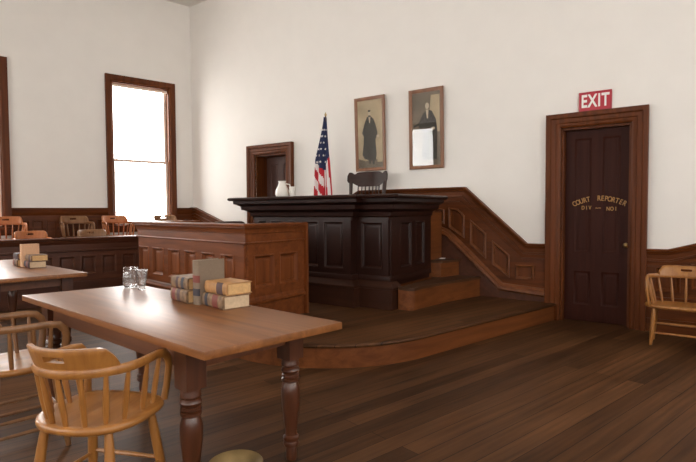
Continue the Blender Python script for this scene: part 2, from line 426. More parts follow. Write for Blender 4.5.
d2 = struct('door_2', (0, 0, 0), WA)
casing(d2, D2[0], D2[1], D2[2], .185); jambs(d2, D2[0], D2[1], D2[2], .36)
slab = MB(); a0, a1 = D2[0] + .03, D2[1] - .03
fne = lambda a, b, q: (a, .30 - q, b)
slab.box(a0, a1, 0, D2[2] - .03, -.03, 0, fne)
px = [(2.12, 2.36), (2.48, 2.72)]
ps1 = [(x0, x1, .92, 2.48) for x0, x1 in px]; ps2 = [(x0, x1, .21, .69) for x0, x1 in px]
frame_mb(slab, fne, a0, a1, .80, D2[2] - .03, ps1, .016); frame_mb(slab, fne, a0, a1, .01, .80, ps2, .016)
so = slab.build('door_slab', M['door2'], d2)
for x0, x1, z0, z1 in ps1 + ps2: panel_mb(fne, x0, x1, z0, z1, .0085).build('door_panel', M['door2'], so)

# wainscot, window wall side (over the jury tiers)
CAP = [(0, 0), (0, .035), (-.03, .045), (-.05, .05), (-.055, .035), (-.085, .03), (-.12, .022), (-.125, 0)]   # d up = negative when path runs left to right
def wains_left(n, a0, a1):
    r = struct('trim_%d' % n)
    w = MB(); w.box(a0, a1, .0, 1.57, 0, .02, lf); 
    b = w.build('wainscot_boards', M['trimy'], r)
    c = MB(); c.sweep([(a0, 1.60), (a1, 1.60)], [(0, 0), (0, .07), (.03, .065), (.035, .05), (.08, .045), (.13, .03), (.14, .02), (.14, 0)], lf)
    c.build('cap_rail', M['trimy'], r)
    x = a0 + .05
    while x + .17 < a1:
        panel_mb(lf, x, x + .16, .85, 1.36, .02).build('panel', M['trimv'], r); x += .22
    return r
wains_left(1, .0, LW[0][0] - .118); wains_left(2, LW[0][1] + .118, LW[1][0] - .118); wains_left(3, LW[1][1] + .118, LW[2][0] - .118)
# sloping wainscot in the corner, down to the rear door
r = struct('trim_4', (0, 0, 0), WA)
w = MB(); w.prism([(0.02, 0), (D2[0] - .185, 0), (D2[0] - .185, 1.0), (1.75, 1.03), (.12, 1.57), (.02, 1.57)], 0, .02, back); w.build('wainscot_boards', M['trim'], r)
CAPP = [(0, 0), (0, .085), (.012, .095), (.028, .09), (.034, .06), (.062, .05), (.072, .034), (.125, .03), (.128, .055), (.145, .055), (.152, .03), (.20, .026), (.203, .045), (.216, .045), (.22, .02), (.22, 0)]
c = MB(); c.sweep([(.0, 1.61), (.12, 1.61), (1.75, 1.06), (D2[0] - .185, 1.06)], CAPP, back); c.build('cap_rail', M['trim'], r)
# wainscot behind the bench and down the steps to the exit door
r = struct('trim_5', (0, 0, 0), WA)
sR = D1[0] - .185
capline = [(D2[1] + .185, 1.035), (3.02, 1.035), (4.55, 1.86), (6.47, 1.86), (7.385, 1.04), (sR, 1.04)]
w = MB(); w.prism([(D2[1] + .185, 0), (sR, 0), (sR, 1.0), (7.37, 1.0), (6.45, 1.82), (4.57, 1.82), (3.1, 1.0), (D2[1] + .185, 1.0)], 0, .02, back)
w.build('wainscot_boards', M['trim'], r)
c = MB(); c.sweep(capline, CAPP, back); c.build('cap_rail', M['trim'], r)
base = [(4.9, 1.23), (6.06, 1.23), (6.20, 1.18), (7.03, .425), (sR, .385)]
c = MB(); c.sweep(base, [(-.035, 0), (-.03, .04), (.0, .055), (.012, .085), (.055, .09), (.065, .06), (.085, .045), (.09, 0)], back); c.build('lower_moulding', M['riser'], r)
c = MB(); c.prism([(4.9, 1.16), (6.06, 1.16), (6.17, 1.12), (7.0, .36), (sR, .32), (sR, .234), (6.6, .234), (6.0, .6), (4.9, .77)], .02, .035, back); c.build('stringer', M['jury'], r)
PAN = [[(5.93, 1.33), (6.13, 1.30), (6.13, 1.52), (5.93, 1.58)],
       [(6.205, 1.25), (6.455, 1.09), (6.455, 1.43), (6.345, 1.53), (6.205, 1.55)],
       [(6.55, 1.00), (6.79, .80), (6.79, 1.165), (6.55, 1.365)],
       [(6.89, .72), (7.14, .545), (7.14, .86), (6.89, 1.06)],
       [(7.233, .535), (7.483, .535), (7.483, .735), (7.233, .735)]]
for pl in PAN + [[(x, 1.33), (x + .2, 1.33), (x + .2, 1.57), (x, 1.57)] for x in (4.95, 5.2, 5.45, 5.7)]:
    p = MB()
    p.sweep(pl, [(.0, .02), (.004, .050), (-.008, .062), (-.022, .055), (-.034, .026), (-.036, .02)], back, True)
    p.build('panel_moulding', M['riser'], r); p = MB()  # lighter wood here puts light caught on the edges into the colour
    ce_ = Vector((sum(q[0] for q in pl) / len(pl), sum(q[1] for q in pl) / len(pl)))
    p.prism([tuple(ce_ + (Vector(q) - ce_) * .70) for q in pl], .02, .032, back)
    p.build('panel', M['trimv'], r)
# wainscot right of the exit door, stepping up
r = struct('trim_6', (0, 0, 0), WA)
e0 = D1[1] + .185
w = MB(); w.prism([(e0, 0), (13.6, 0), (13.6, 1.24), (9.95, 1.24), (9.06, .98), (e0, .98)], 0, .02, back); w.build('wainscot_boards', M['trim'], r)
c = MB(); c.sweep([(e0, 1.02), (9.06, 1.02), (9.95, 1.28), (13.6, 1.28)], CAPP, back); c.build('cap_rail', M['trim'], r)
for k, (x, dz) in enumerate([(8.93, 0), (9.3, .05), (9.68, .14), (10.06, .2), (10.44, .2)]):
    panel_mb(lambda a, b, q: back(a, b, q + .015), x, x + .26, .50 + dz, .80 + dz, .02).build('panel', M['trimv'], r)
b = MB(); b.box(e0, 13.6, 0, .16, .02, .04, back); b.box(e0, 13.6, .36, .43, .02, .045, back); b.build('lower_moulding', M['trim'], r)

# ------------------------------------------------------------------ platform, steps and judge's floor
ZP, Z2, Z3 = .234, .525, .77
edge = [tuple(W(7.767, .01)[:2]), (7.53, -.84)] + arc(6.09, -.835, 1.44, 0, -90, 20)[1:] + [(3.3, -2.62), tuple(W(3.2, 0.01)[:2])]
t = thing('raised_platform', (0, 0, 0), 0, 'low wooden platform with rounded front corner under the witness box and bench', 'platform')
p = MB(); p.prism(edge, ZP - .04, ZP)
rim = [edge[-2]] + edge[1:-2][::-1] + [edge[0]]
rim = edge[:-1]
p.sweep(rim[::-1], [(-.02, ZP - .04), (.014, ZP - .036), (.022, ZP - .02), (.014, ZP - .003), (-.02, ZP - .001)], lambda a, b, q: (a, b, q))
tag(p.build('platform_floor', M['dais'], t), 'worn floorboards')
p = MB(); p.prism([(x, y) for x, y in edge], 0, ZP - .04); p.build('riser', M['riser'], t)
# judge's floor with step and plinth
t = thing('bench_steps', (0, 0, 0), WA, 'two wooden steps climbing beside the dark bench along the panelled wall', 'steps')
wf = lambda s, o, z: (s, -o, z)
step2 = [(6.12, .03), (6.70, .03), (6.52, .75), (6.42, 1.40)] + [(6.35 + .08 * math.cos(R(a)), 1.5 + .12 * math.sin(R(a))) for a in (15, 35, 55, 75, 90)] + [(6.215, 1.62), (6.215, .47), (6.12, .47)]
p = MB(); p.prism(step2, ZP, Z2 - .035, wf); p.build('riser', M['riser'], t)
cen = Vector((6.1, .8)); step2b = [(s + (.022 if s > 6.3 else 0), o + (.022 if o > 1.4 and s > 6.22 else 0)) for s, o in step2]
p = MB(); p.prism(step2b, Z2 - .035, Z2, wf); p.build('tread', M['tread'], t)
top = [(3.35, .03), (6.37, .03), (6.26, .44), (6.02, .48), (6.02, 1.40), (3.88, 1.40), (3.88, .90), (3.35, .90)]
p = MB(); p.prism(top, ZP, Z3 - .035, wf); p.build('riser', M['riser'], t)
topb = [(s + (.022 if s > 6.1 else 0), o) for s, o in top]
p = MB(); p.prism(topb, Z3 - .035, Z3, wf); p.build('tread', M['tread'], t)

# ------------------------------------------------------------------ the judge's bench
t = thing('judge_bench', (0, 0, 0), WA, 'long dark brown panelled judge bench with wide moulded top', 'bench')
ZB = .60; ZK = 1.43
sL, oM, oWg, sR2, oR, sN = 3.80, 1.77, 1.64, 6.10, .50, 5.60
foot = [(sL, .95), (sL, oM), (sN, oM), (sN, oWg), (sR2, oWg), (sR2, oR)]
foot_xy = [(s, -o) for s, o in foot]
inner = [(sR2 - .06, oR), (sR2 - .06, oWg - .2), (sL + .06, oWg - .2), (sL + .06, .95)]
p = MB(); p.prism(foot_xy + [(s, -o) for s, o in inner], Z2, ZK, lambda x, y, z: (x, y, z)); body = p.build('body', M['bench'], t)
# base ledge sloping out to the plinth
idf = lambda x, y, z: (x, y, z)
p = MB(); p.sweep(foot_xy, [(-.02, ZB - .01), (.034, ZB - .01), (.034, ZB + .05), (.028, ZB + .06), (-.02, ZB + .06)], idf); p.build('base_moulding', M['bench'], t)
p = MB(); p.sweep(foot_xy[:-1] + [(sR2, -1.50)], [(-.05, ZP), (.095, ZP), (.095, Z2 - .04), (.105, Z2 - .03), (.105, Z2 - .005), (.10, Z2), (.02, ZB - .005), (-.05, ZB - .005)], idf); tag(p.build('plinth', M['plinth'], t), 'plain brown plinth')
# panels
def bench_face(o0, s0, s1, panels):
    fn = lambda a, b, q: (a, -(o0 + q), b)
    f = MB(); frame_mb(f, fn, s0, s1, ZB + .06, ZK, panels, .028); f.build('panel_frame', M['bench'], t)
    for q in panels: panel_mb(fn, *q, .017).build('panel', M['benchp'], t)
bench_face(oM, sL, sN, [(3.88, 4.06, .73, 1.37), (4.14, 4.40, .73, 1.37), (4.48, 4.74, .73, 1.37), (4.80, 5.05, .73, 1.37), (5.14, 5.48, .73, 1.37)])
bench_face(oWg, sN, sR2, [(5.675, 6.015, .74, 1.36)])
fn = lambda a, b, q: (sR2 + q, -a, b)
pans = [(.70, .97, .74, 1.36), (1.09, 1.40, .74, 1.36)]
f = MB(); frame_mb(f, fn, oR, oWg, ZB + .06, ZK, pans, .028); f.build('panel_frame', M['bench'], t)
for q in pans: panel_mb(fn, *q, .017).build('panel', M['benchp'], t)
# cornice and top
prof = [(-.03, ZK - .05), (.02, ZK - .05), (.03, ZK), (.05, ZK + .01), (.06, ZK + .06), (.13, ZK + .10), (.15, ZK + .10), (.16, ZK + .155), (.22, ZK + .185), (.235, ZK + .19), (.24, ZK + .235), (-.03, ZK + .235)]
p = MB(); p.sweep(foot_xy, prof, idf); p.build('cornice', M['bench'], t)
ZT = ZK + .235
p = MB()
p.sweep(foot_xy, [(-.1, ZT), (.275, ZT), (.295, ZT + .012), (.30, ZT + .03), (.29, ZT + .045), (.27, ZT + .05), (-.1, ZT + .05)], idf)
p.prism([(s, -o) for s, o in [(sL, .95), (sL, oM), (sN, oM), (sN, oWg), (sR2, oWg), (sR2, oR), (sR2 - .4, oR), (sR2 - .4, 1.1), (sL + .4, 1.1), (sL + .4, .95)]], ZT, ZT + .05, idf)
p.build('bench_top', M['bench'], t)
p = MB(); p.box(sR2 - .085, sR2 + .012, -.50, -.10, Z3 + .004, 1.48); tag(p.build('end_board', M['riser'], t), 'bare reddish brown end board')
TOPZ = ZT + .05

# ------------------------------------------------------------------ witness box
G0 = Vector((3.457, -2.221)); G1 = Vector((6.01, -2.0)); G2 = Vector((5.763, -1.075)); G3 = G0 + (G2 - G1) * .98
t = thing('witness_box', (0, 0, 0), 0, 'reddish brown panelled witness box with flat moulded rail behind the near table', 'witness box')
GX = G0 + (G0 - G1).normalized() * .17
loop = [tuple(G3), tuple(GX), tuple(G1), tuple(G2)]
ZW = 1.372
p = MB(); p.sweep(loop, [(-.05, ZP), (0, ZP), (0, ZW - .08), (-.05, ZW - .08)], idf); p.build('body', M['box'], t)
p = MB(); p.sweep(loop, [(-.01, ZP), (.02, ZP), (.02, .455), (.045, .465), (.056, .48), (.056, .50), (.035, .515), (.028, .54), (.014, .56), (-.01, .565)], idf); p.build('base_moulding', M['box'], t)
p = MB(); p.sweep(loop, [(-.07, ZW - .09), (.0, ZW - .215), (.028, ZW - .212), (.028, ZW - .115), (.040, ZW - .110), (.042, ZW - .09), (.048, ZW - .07), (.058, ZW - .052), (.066, ZW - .046), (.066, ZW - .034), (.082, ZW - .030), (.086, ZW - .012), (.080, ZW), (-.10, ZW), (-.11, ZW - .02)], idf)
p.sweep(loop, [(-.005, ZW - .232), (.040, ZW - .226), (.046, ZW - .215), (.040, ZW - .205), (-.005, ZW - .20)], idf)
p.build('moulded_rail', M['box'], t)
def side(A, B):
    e = (B - A).normalized(); n = Vector((e.y, -e.x))
    return lambda a, b, q: (A.x + e.x * a + n.x * q, A.y + e.y * a + n.y * q, b), (B - A).length
fn, Lf = side(G0, G1)
ts = [(.0, .085), (.125, .258), (.308, .432), (.478, .597), (.651, .756), (.819, .923)]
ts = [(-.055, .065), (.115, .245), (.30, .425), (.478, .592), (.648, .757), (.819, .923)]
pans = [(a * Lf, b * Lf, .64, 1.015) for a, b in ts]
f = MB(); frame_mb(f, fn, -.17, Lf, .55, ZW - .22, pans, .028); f.build('panel_frame', M['box'], t)
for q in pans: panel_mb(fn, *q, .02).build('panel', M['boxp'], t)
fn, Ls = side(G1, G2)
pans = [(.095 * Ls, .433 * Ls, .645, 1.014), (.528 * Ls, .868 * Ls, .645, 1.014)]
f = MB(); frame_mb(f, fn, 0, Ls, .55, ZW - .22, pans, .028); f.build('panel_frame', M['box'], t)
for q in pans: panel_mb(fn, *q, .02).build('panel', M['boxp'], t)
e = (G2 - G1).normalized(); n = Vector((e.y, -e.x))
p = MB(); q0 = G2 + e * .0
p.prism([tuple(q0 - n * .08), tuple(q0 + n * .07), tuple(q0 + n * .07 + e * .035), tuple(q0 - n * .08 + e * .035)], ZP, ZW - .01); p.build('end_post', M['boxp'], t)
p = MB(); p.prism([tuple(G0 + Vector((.1, .08))), tuple(G1 + Vector((-.1, .08))), tuple(G2 + Vector((-.1, 0))), tuple(G3 + Vector((.1, 0)))], ZP, .54); p.build('box_floor', M['dais'], t)

# ------------------------------------------------------------------ jury box
XJ = 1.6
t = thing('jury_box_front', (0, 0, 0), 0, 'long dark brown panelled jury rail below the window wall chairs', 'jury box')
jl = lambda a, b, q: (XJ + q, -a, b)
p = MB(); p.box(.95, 7.2, 0, 1.05, -.06, 0, jl); p.build('body', M['jury'], t)
p = MB(); p.sweep([(.95, 1.09), (7.2, 1.09)], [(0, -.13), (0, .08), (.012, .09), (.032, .085), (.04, .05), (.065, .045), (.10, .02), (.11, .012), (.20, .012), (.205, .035), (.225, .035), (.24, 0), (.05, -.13)], jl); p.build('top_rail', M['jury'], t)
pans = []
x = 1.13
while x < 6.9: pans.append((x, x + .24, .47, .785)); x += .325
f = MB(); frame_mb(f, jl, .95, 7.2, .30, .85, pans, .026); f.build('panel_frame', M['jury'], t)
for q in pans: panel_mb(jl, *q, .018).build('panel', M['jury'], t)
p = MB(); p.box(.95, 7.2, .0, .30, 0, .02, jl); p.box(.95, 7.2, .30, .36, 0, .04, jl); p.build('base_moulding', M['jury'], t)
p = MB(); p.box(.725, XJ - .065, -7.2, -.55, 0, .353); tag(p.build('jury_tier', M['dais']), 'low floor tier right behind the dark jury rail under the front row', 'platform')
p = MB(); p.box(.03, .72, -7.2, -.55, 0, .598); tag(p.build('jury_tier', M['dais']), 'higher floor tier along the window wall under the rear jury row', 'platform')

# ------------------------------------------------------------------ chairs
def seat_outline(hx, hy, n=36, sq=2.7):
    out = []
    for k in range(n):
        a = 2 * math.pi * k / n; c, s = math.cos(a), math.sin(a)
        p = 2 / sq if s > 0 else 2 / 2.3
        out.append((hx * math.copysign(abs(c) ** p, c), hy * math.copysign(abs(s) ** p, s)))
    return out
def make_chair(loc, rz, label, ZS=.475, ZBOW=.752, fx=1., fy=1., splay=1., A=66, ch=.128):
    group = None
    def bow_pt(phi): return Vector((.278 * fx * math.sin(phi), fy * (-.03 - .262 * math.cos(phi)), ZBOW))
    r = thing('captain_chair', loc, rz, label, 'chair', group)
    o = seat_outline(.294 * fx, .275 * fy, 36, 3.4)
    def lp(k, z): return [(x * k, y * k, z) for x, y in o]
    p = MB(); p.rings([lp(.93, ZS - .04), lp(.985, ZS - .032), lp(1.0, ZS - .018), lp(.99, ZS - .006), lp(.95, ZS), lp(.8, ZS - .004), lp(.55, ZS - .011), lp(.25, ZS - .013), lp(.03, ZS - .012)])
    p.build('seat', M['oaky'], r, ang=50)
    path = [Vector((.250, .215, ZS - .01)), Vector((.262, .230, ZS + .08)), Vector((.270, .238, ZS + .16)), Vector((.272, .228, ZBOW - .045)), Vector((.272, .19, ZBOW - .010)), Vector((.274, .125, ZBOW))]
    path += [Vector((.277, .04, ZBOW))] + [bow_pt(R(a)) for a in range(90, 0, -10)]
    path = [Vector((q.x * (fx if k < 7 else 1), q.y * (fy if k < 7 else 1), q.z)) for k, q in enumerate(path)]
    full = path + [bow_pt(0)] + [Vector((-q.x, q.y, q.z)) for q in path[::-1]]
    p = MB(); p.tube(full, .0185, 10, (1.25, .8)); p.build('arm_bow', M['oak'], r)
    # crest with a hand slot
    p = MB(); N = 44
    cols = []
    for k in range(N + 1):
        phi = R(-A + 2 * A * k / N); u = abs(k / N * 2 - 1)
        h = ch * (1 - max(0, (u - .62) / .38) ** 2.2 * .86)
        b = bow_pt(phi); out = Vector((math.sin(phi), -math.cos(phi), 0))
        rows = []
        zs = [0, .50 * .128 - .012 if False else h * .40, h * .66, h * .93, h]
        for z in zs:
            off = -.012 + z * .30
            th = .03 if z < h * .95 else .018
            rows.append((b + out * (off + th / 2) + Vector((0, 0, .012 + z)), b + out * (off - th / 2) + Vector((0, 0, .012 + z))))
        cols.append(rows)
    nr = 5
    idx = [[(p.add([q[0]]), p.add([q[1]])) for q in rows] for rows in cols]
    hole = lambda k, j: j == 1 and N // 2 - 4 <= k < N // 2 + 4
    for k in range(N):
        for j in range(nr - 1):
            a, b, c, d = idx[k][j], idx[k + 1][j], idx[k + 1][j + 1], idx[k][j + 1]
            if hole(k, j): continue
            p.face([a[0], b[0], c[0], d[0]]); p.face([a[1], d[1], c[1], b[1]])
        for j, fl_ in ((0, 1), (nr - 1, 0)):
            a, b = idx[k][j], idx[k + 1][j]; p.face([a[0], a[1], b[1], b[0]])
    for k in (0, N):
        for j in range(nr - 1): a, d = idx[k][j], idx[k][j + 1]; p.face([a[0], a[1], d[1], d[0]])
    k0, k1 = N // 2 - 4, N // 2 + 4
    for k in range(k0, k1):
        for j in (1, 2): a, b = idx[k][j], idx[k + 1][j]; p.face([a[0], a[1], b[1], b[0]])
    for k in (k0, k1): a, d = idx[k][1], idx[k][2]; p.face([a[0], a[1], d[1], d[0]])
    p.build('crest_rail', M['oak'], r, ang=50)
    tops = [bow_pt(R(a)) for a in (-72, -48, -24, 0, 24, 48, 72)]
    tops += [Vector((s * .276 * fx, y * fy, ZBOW)) for s in (-1, 1) for y in (.03, .14)]
    for q in tops:
        bx = Vector((q.x * .82, q.y * .82 + (.0 if q.y < 0 else .02), ZS - .012))
        pts = [bx.lerp(q, f) for f in (0, .2, .45, .75, 1)]
        p = MB(); p.tube(pts, [.011, .0135, .0145, .0115, .009], 8); p.build('spindle', M['oak'], r)
    feet = {}
    for sx in (-1, 1):
        for sy in (-1, 1):
            a = Vector((sx * (.185 if splay > .9 else .215) * fx, sy * .17 * fy, ZS - .03)); b = Vector((sx * ((.185 if splay > .9 else .215) + .065 * splay) * fx, sy * (.17 + .07 * splay) * fy, 0)); feet[sx, sy] = (a, b)
            p = MB(); p.tube([a.lerp(b, f) for f in (0, .12, .3, .55, .8, 1)], [.018, .021, .024, .025, .02, .016], 10); p.build('leg', M['oak'], r)
    def at(k, z): a, b = feet[k]; return a.lerp(b, (ZS - .03 - z) / (ZS - .03))
    for k0, k1, z in (((-1, 1), (1, 1), .25), ((-1, 1), (1, 1), .14), ((-1, -1), (1, -1), .20), ((-1, -1), (-1, 1), .15), ((1, -1), (1, 1), .15), ((-1, -1), (-1, 1), .235), ((1, -1), (1, 1), .235)):
        a, b = at(k0, z), at(k1, z)
        p = MB(); p.tube([a.lerp(b, f) for f in (0, .25, .5, .75, 1)], [.009, .011, .0125, .011, .009], 8); p.build('stretcher', M['oak'], r)
    return r
def chair_at(proto, x, y, z, rz, label, sc=1., table=None, group=None):
    c = copy_tree(proto); c.location = Vector((x, y, z)) * K; c.rotation_euler = (0, 0, rz); c.scale = (sc,) * 3
    c['label'] = label
    if 'group' in c: del c['group']
    if group: c['group'] = group
    if table: recolour(c, table)
    return c
CH = make_chair((8.345, -4.09, 0), R(37), 'honey oak captain chair in the foreground, tucked under the near table end', .56, .805, .90, .89, 1., 62, .102)
CW = make_chair((9.135, 1.665, 0), R(180) + WA, 'broad honey oak armchair standing against the wall right of the exit door', .455, .745, 1.30, .78, .35, 48, .105)
chair_at(CH, 7.125, -4.265, 0, R(6), 'worn oak captain chair left of the foreground chair, cut by the photo edge', 1., {M['oak']: M['oakd'], M['oaky']: M['oaky']})
CJ = None
JG = 'captain chairs on the jury tiers'
rev = R(-90)
TB, TO = {M['oak']: M['oakd'], M['oaky']: M['oakd']}, {M['oak']: M['oakr'], M['oaky']: M['oakr']}  # TB: browner copy, backlight shade on jury chairs put into the colour
for y, tb, lab in ((-3.54, TO, 'orange brown jury chair on the rear tier, leftmost, below the blank wall'),
                   (-2.46, TB, 'jury chair tinted dull brown for backlight on the rear tier, left of the bright window'),
                   (-1.74, TO, 'orange jury chair on the rear tier in front of the bright window'),
                   (-.72, TB, 'jury chair on the rear tier peeking over the witness box rail at the corner')):
    if CJ is None:
        CJ = make_chair((.40, y, .606), rev, lab); CJ.scale = (.94,) * 3; CJ['group'] = JG; chairs_first = (CJ, tb)
    else: chair_at(CJ, .40, y, .606, rev, lab, .94, tb, JG)
for y, tb, lab in ((-3.28, TO, 'orange brown jury chair on the front tier behind the far table books'),
                   (-2.33, TB, 'jury chair tinted greyish brown for backlight haze on the front tier, low crest below the window edge')):
    chair_at(CJ, 1.13, y, .361, rev, lab, .94, tb, JG)
chair_at(CJ, 5.0, -1.55, .548, R(-85), 'dark witness chair inside the witness box, only its crest above the rail', .93, {M['oak']: M['jchair'], M['oaky']: M['jchair']})
recolour(chairs_first[0], chairs_first[1])

# judge's armchair
jc = thing('judge_armchair', W(4.91, .68, Z3 + .04), WA + R(182), 'dark brown high-backed judge armchair with carved crest behind the bench', 'chair')
p = MB(); o = seat_outline(.30, .28)
p.rings([[(x * k, y * k, z) for x, y in o] for k, z in ((.95, .46), (1, .475), (1, .495), (.95, .505), (.5, .495), (.05, .49))]); p.build('seat', M['jchair'], jc, ang=50)
def bk(x, z): return Vector((x, -.25 - .10 * (1 - (x / .4) ** 2) - (z - .5) * .12, z))
N = 40; p = MB(); cols = []
for k in range(N + 1):
    u = k / N * 2 - 1; x = u * .375; a = abs(u)
    top = 1.345 - .02 * a ** 2 + (.012 * math.exp(-((a - .88) / .10) ** 2)) - (.03 * math.exp(-((a - .70) / .10) ** 2)) - (max(0, (a - .93) / .07) ** 2) * .05
    bot = 1.10 + .115 * max(0, (a - .45) / .55) ** 1.2 if a < .86 else 1.10 + .115 * ((.86 - .45) / .55) ** 1.2 - (a - .86) * .2 + max(0, (a - .93) / .07) ** 2 * .05
    c = bk(x, (top + bot) / 2)
    cols.append([bk(x, bot) + Vector((0, -.015, 0)), bk(x, top) + Vector((0, -.015, 0)), bk(x, top) + Vector((0, .02, 0)), bk(x, bot) + Vector((0, .02, 0))])
p.rings(cols); p.build('crest_rail', M['jchair'], jc, ang=50)
for x in (-.20, -.135, -.07, 0, .07, .135, .20):
    p = MB(); p.tube([bk(x * .9, .49), bk(x, .8), bk(x, 1.13)], [.009, .012, .009], 8); p.build('spindle', M['jchair'], jc)
for s in (-1, 1):
    p = MB(); p.tube([bk(s * .27, .48), bk(s * .31, .85), bk(s * .325, 1.19)], [.024, .024, .03], 10, (.8, 1.2)); p.build('back_post', M['jchair'], jc)
    p = MB(); p.tube([bk(s * .30, .76), Vector((s * .34, -.05, .75)), Vector((s * .34, .2, .74)), Vector((s * .33, .27, .71))], [.018, .02, .025, .02], 8); p.build('armrest', M['jchair'], jc)
    p = MB(); p.tube([Vector((s * .29, .17, .49)), Vector((s * .34, .18, .73))], .015, 8); p.build('arm_support', M['jchair'], jc)
p = MB(); p.tube([(0, 0, .10), (0, 0, .46)], [.04, .03], 12); p.build('pedestal', M['iron'], jc)
for k in range(4):
    a = R(45 + 90 * k); d = Vector((math.cos(a), math.sin(a), 0))
    p = MB(); p.tube([d * .02 + Vector((0, 0, .14)), d * .18 + Vector((0, 0, .10)), d * .32 + Vector((0, 0, .02))], [.03, .024, .02], 8); p.build('leg', M['jchair'], jc)

# ------------------------------------------------------------------ tables
def T1Q(q):
    d = Vector(q) - Vector((7.580, -3.519)); return Vector((d.x * math.cos(TA) + d.y * math.sin(TA), d.y * math.cos(TA) - d.x * math.sin(TA)))
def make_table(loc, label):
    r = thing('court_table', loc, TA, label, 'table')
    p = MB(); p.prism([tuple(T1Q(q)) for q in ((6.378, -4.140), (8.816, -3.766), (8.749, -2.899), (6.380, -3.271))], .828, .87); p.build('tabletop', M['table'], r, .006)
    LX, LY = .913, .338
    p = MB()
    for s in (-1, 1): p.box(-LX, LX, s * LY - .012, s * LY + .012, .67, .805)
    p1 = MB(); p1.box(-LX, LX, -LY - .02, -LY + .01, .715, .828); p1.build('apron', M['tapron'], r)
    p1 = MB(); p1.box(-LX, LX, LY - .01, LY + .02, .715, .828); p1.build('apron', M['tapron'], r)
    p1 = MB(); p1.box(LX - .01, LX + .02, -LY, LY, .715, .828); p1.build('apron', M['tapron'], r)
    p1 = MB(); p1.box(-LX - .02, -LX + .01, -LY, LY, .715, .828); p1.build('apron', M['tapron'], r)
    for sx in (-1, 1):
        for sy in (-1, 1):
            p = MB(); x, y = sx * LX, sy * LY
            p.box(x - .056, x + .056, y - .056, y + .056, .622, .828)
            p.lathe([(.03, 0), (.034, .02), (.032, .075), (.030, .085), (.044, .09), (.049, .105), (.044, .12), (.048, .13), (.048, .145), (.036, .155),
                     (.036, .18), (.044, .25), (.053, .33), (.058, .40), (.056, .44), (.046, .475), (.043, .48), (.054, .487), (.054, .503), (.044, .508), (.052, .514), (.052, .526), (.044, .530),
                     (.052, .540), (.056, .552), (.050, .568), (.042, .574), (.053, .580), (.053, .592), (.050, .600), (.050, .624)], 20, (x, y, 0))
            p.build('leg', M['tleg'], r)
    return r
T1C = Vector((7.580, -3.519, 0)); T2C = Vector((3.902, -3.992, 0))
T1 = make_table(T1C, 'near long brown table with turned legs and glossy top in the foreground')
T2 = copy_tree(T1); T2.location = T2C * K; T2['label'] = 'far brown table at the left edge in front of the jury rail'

# books
def make_book(L, D, T, cover, pages, labels):
    # lying: spine along x at y=0 facing -y, fore edge at +y
    def prof(g, y1, n=8):
        b = T * .16
        pts = [(y1, -g), (0, -g)] + [(-math.sin(math.pi * k / n) * (b + g), T / 2 - math.cos(math.pi * k / n) * (T / 2 + g)) for k in range(1, n)] + [(0, T + g), (y1, T + g)]
        return pts
    r = bpy.data.objects.new('law_book', None); COL.objects.link(r)
    outer = prof(0, D); inn = [(D, T - .006), (.004, T - .006), (.004, .006), (D, .006)]
    fnx = lambda y, z, x: (x, y, z)
    p = MB(); p.prism(outer + inn, 0, L, fnx); p.build('cover', cover, r, ang=50)
    p = MB(); p.box(.006, L - .006, .006, D - .008, .006, T - .006); p.build('pages', pages, r)
    for x0, x1, m in labels:
        po = prof(.0012, .004)
        p = MB(); p.prism(po, x0 * L, x1 * L, fnx); p.build('spine_label', m, r, ang=50)
    return r
def put_book(b, loc, rot, label, group):
    b.location = Vector(loc) * K; b.rotation_euler = rot; tag(b, label, 'book', group); return b
def rot2(c, v, a=TA): return Vector((c.x + v[0] * math.cos(a) - v[1] * math.sin(a), c.y + v[0] * math.sin(a) + v[1] * math.cos(a), v[2]))
lbl = [(.10, .13, M['labk']), (.30, .46, M['labr']), (.62, .70, M['labk'])]
def library(c, side, cols, names, group, sc=1.):
    # positions measured on the near table
    put = lambda x, y: Vector((10.968 + (x - 10.968) * .969 - T1C.x + c.x, -4.735 + (y + 4.735) * .969 - T1C.y + c.y, .8705))
    b = []
    b.append(put_book(make_book(.25, .20, .090, cols[0], M['paper'], [(.1, .3, M['labr']), (.42, .60, M['violet'])]), put(7.247, -3.29), (0, 0, R(3)), names[0], group))
    q = put(7.243, -3.285); q.z = .961
    b.append(put_book(make_book(.24, .20, .082, cols[1], M['paper'], [(.30, .44, M['violet']), (.62, .78, M['labk'])]), q, (0, 0, R(5)), names[1], group))
    q = put(7.600, -3.232); ang = math.atan2(.211, -.08)
    m = Matrix(((0, -.08 / .2257, .066 / .074 * -1, 0), (0, .211 / .2257, -.033 / .074, 0), (1, 0, 0, 0), (0, 0, 0, 1)))
    z = Vector((0, 0, 1)); yv = Vector((-.035, .211, 0)).normalized(); tv = z.cross(yv)     # x->up, y->depth, z->thickness
    m = Matrix((z, yv, tv)).transposed()
    bb = make_book(.302, .205, .074, cols[2], M['paperl'], [(.50, .66, M['labr']), (.20, .36, M['labk'])] if side else [])
    b.append(put_book(bb, q, m.to_euler(), names[2], group))
    b.append(put_book(make_book(.278, .195, .087, cols[3], M['paperl'], [(.12, .26, M['labk']), (.5, .76, M['labr'])]), put(7.612, -3.205), (0, 0, R(2)), names[3], group))
    q = put(7.618, -3.19); q.z = .958
    b.append(put_book(make_book(.262, .19, .078, cols[4], M['paper'], [(.55, .82, M['violet'])]), q, (0, 0, R(6)), names[4], group))
    if sc != 1:
        p0 = put(7.6, -3.2)
        for o in b: o.scale = (sc,) * 3; o.location = K * p0 + (o.location - K * p0) * sc
    return b
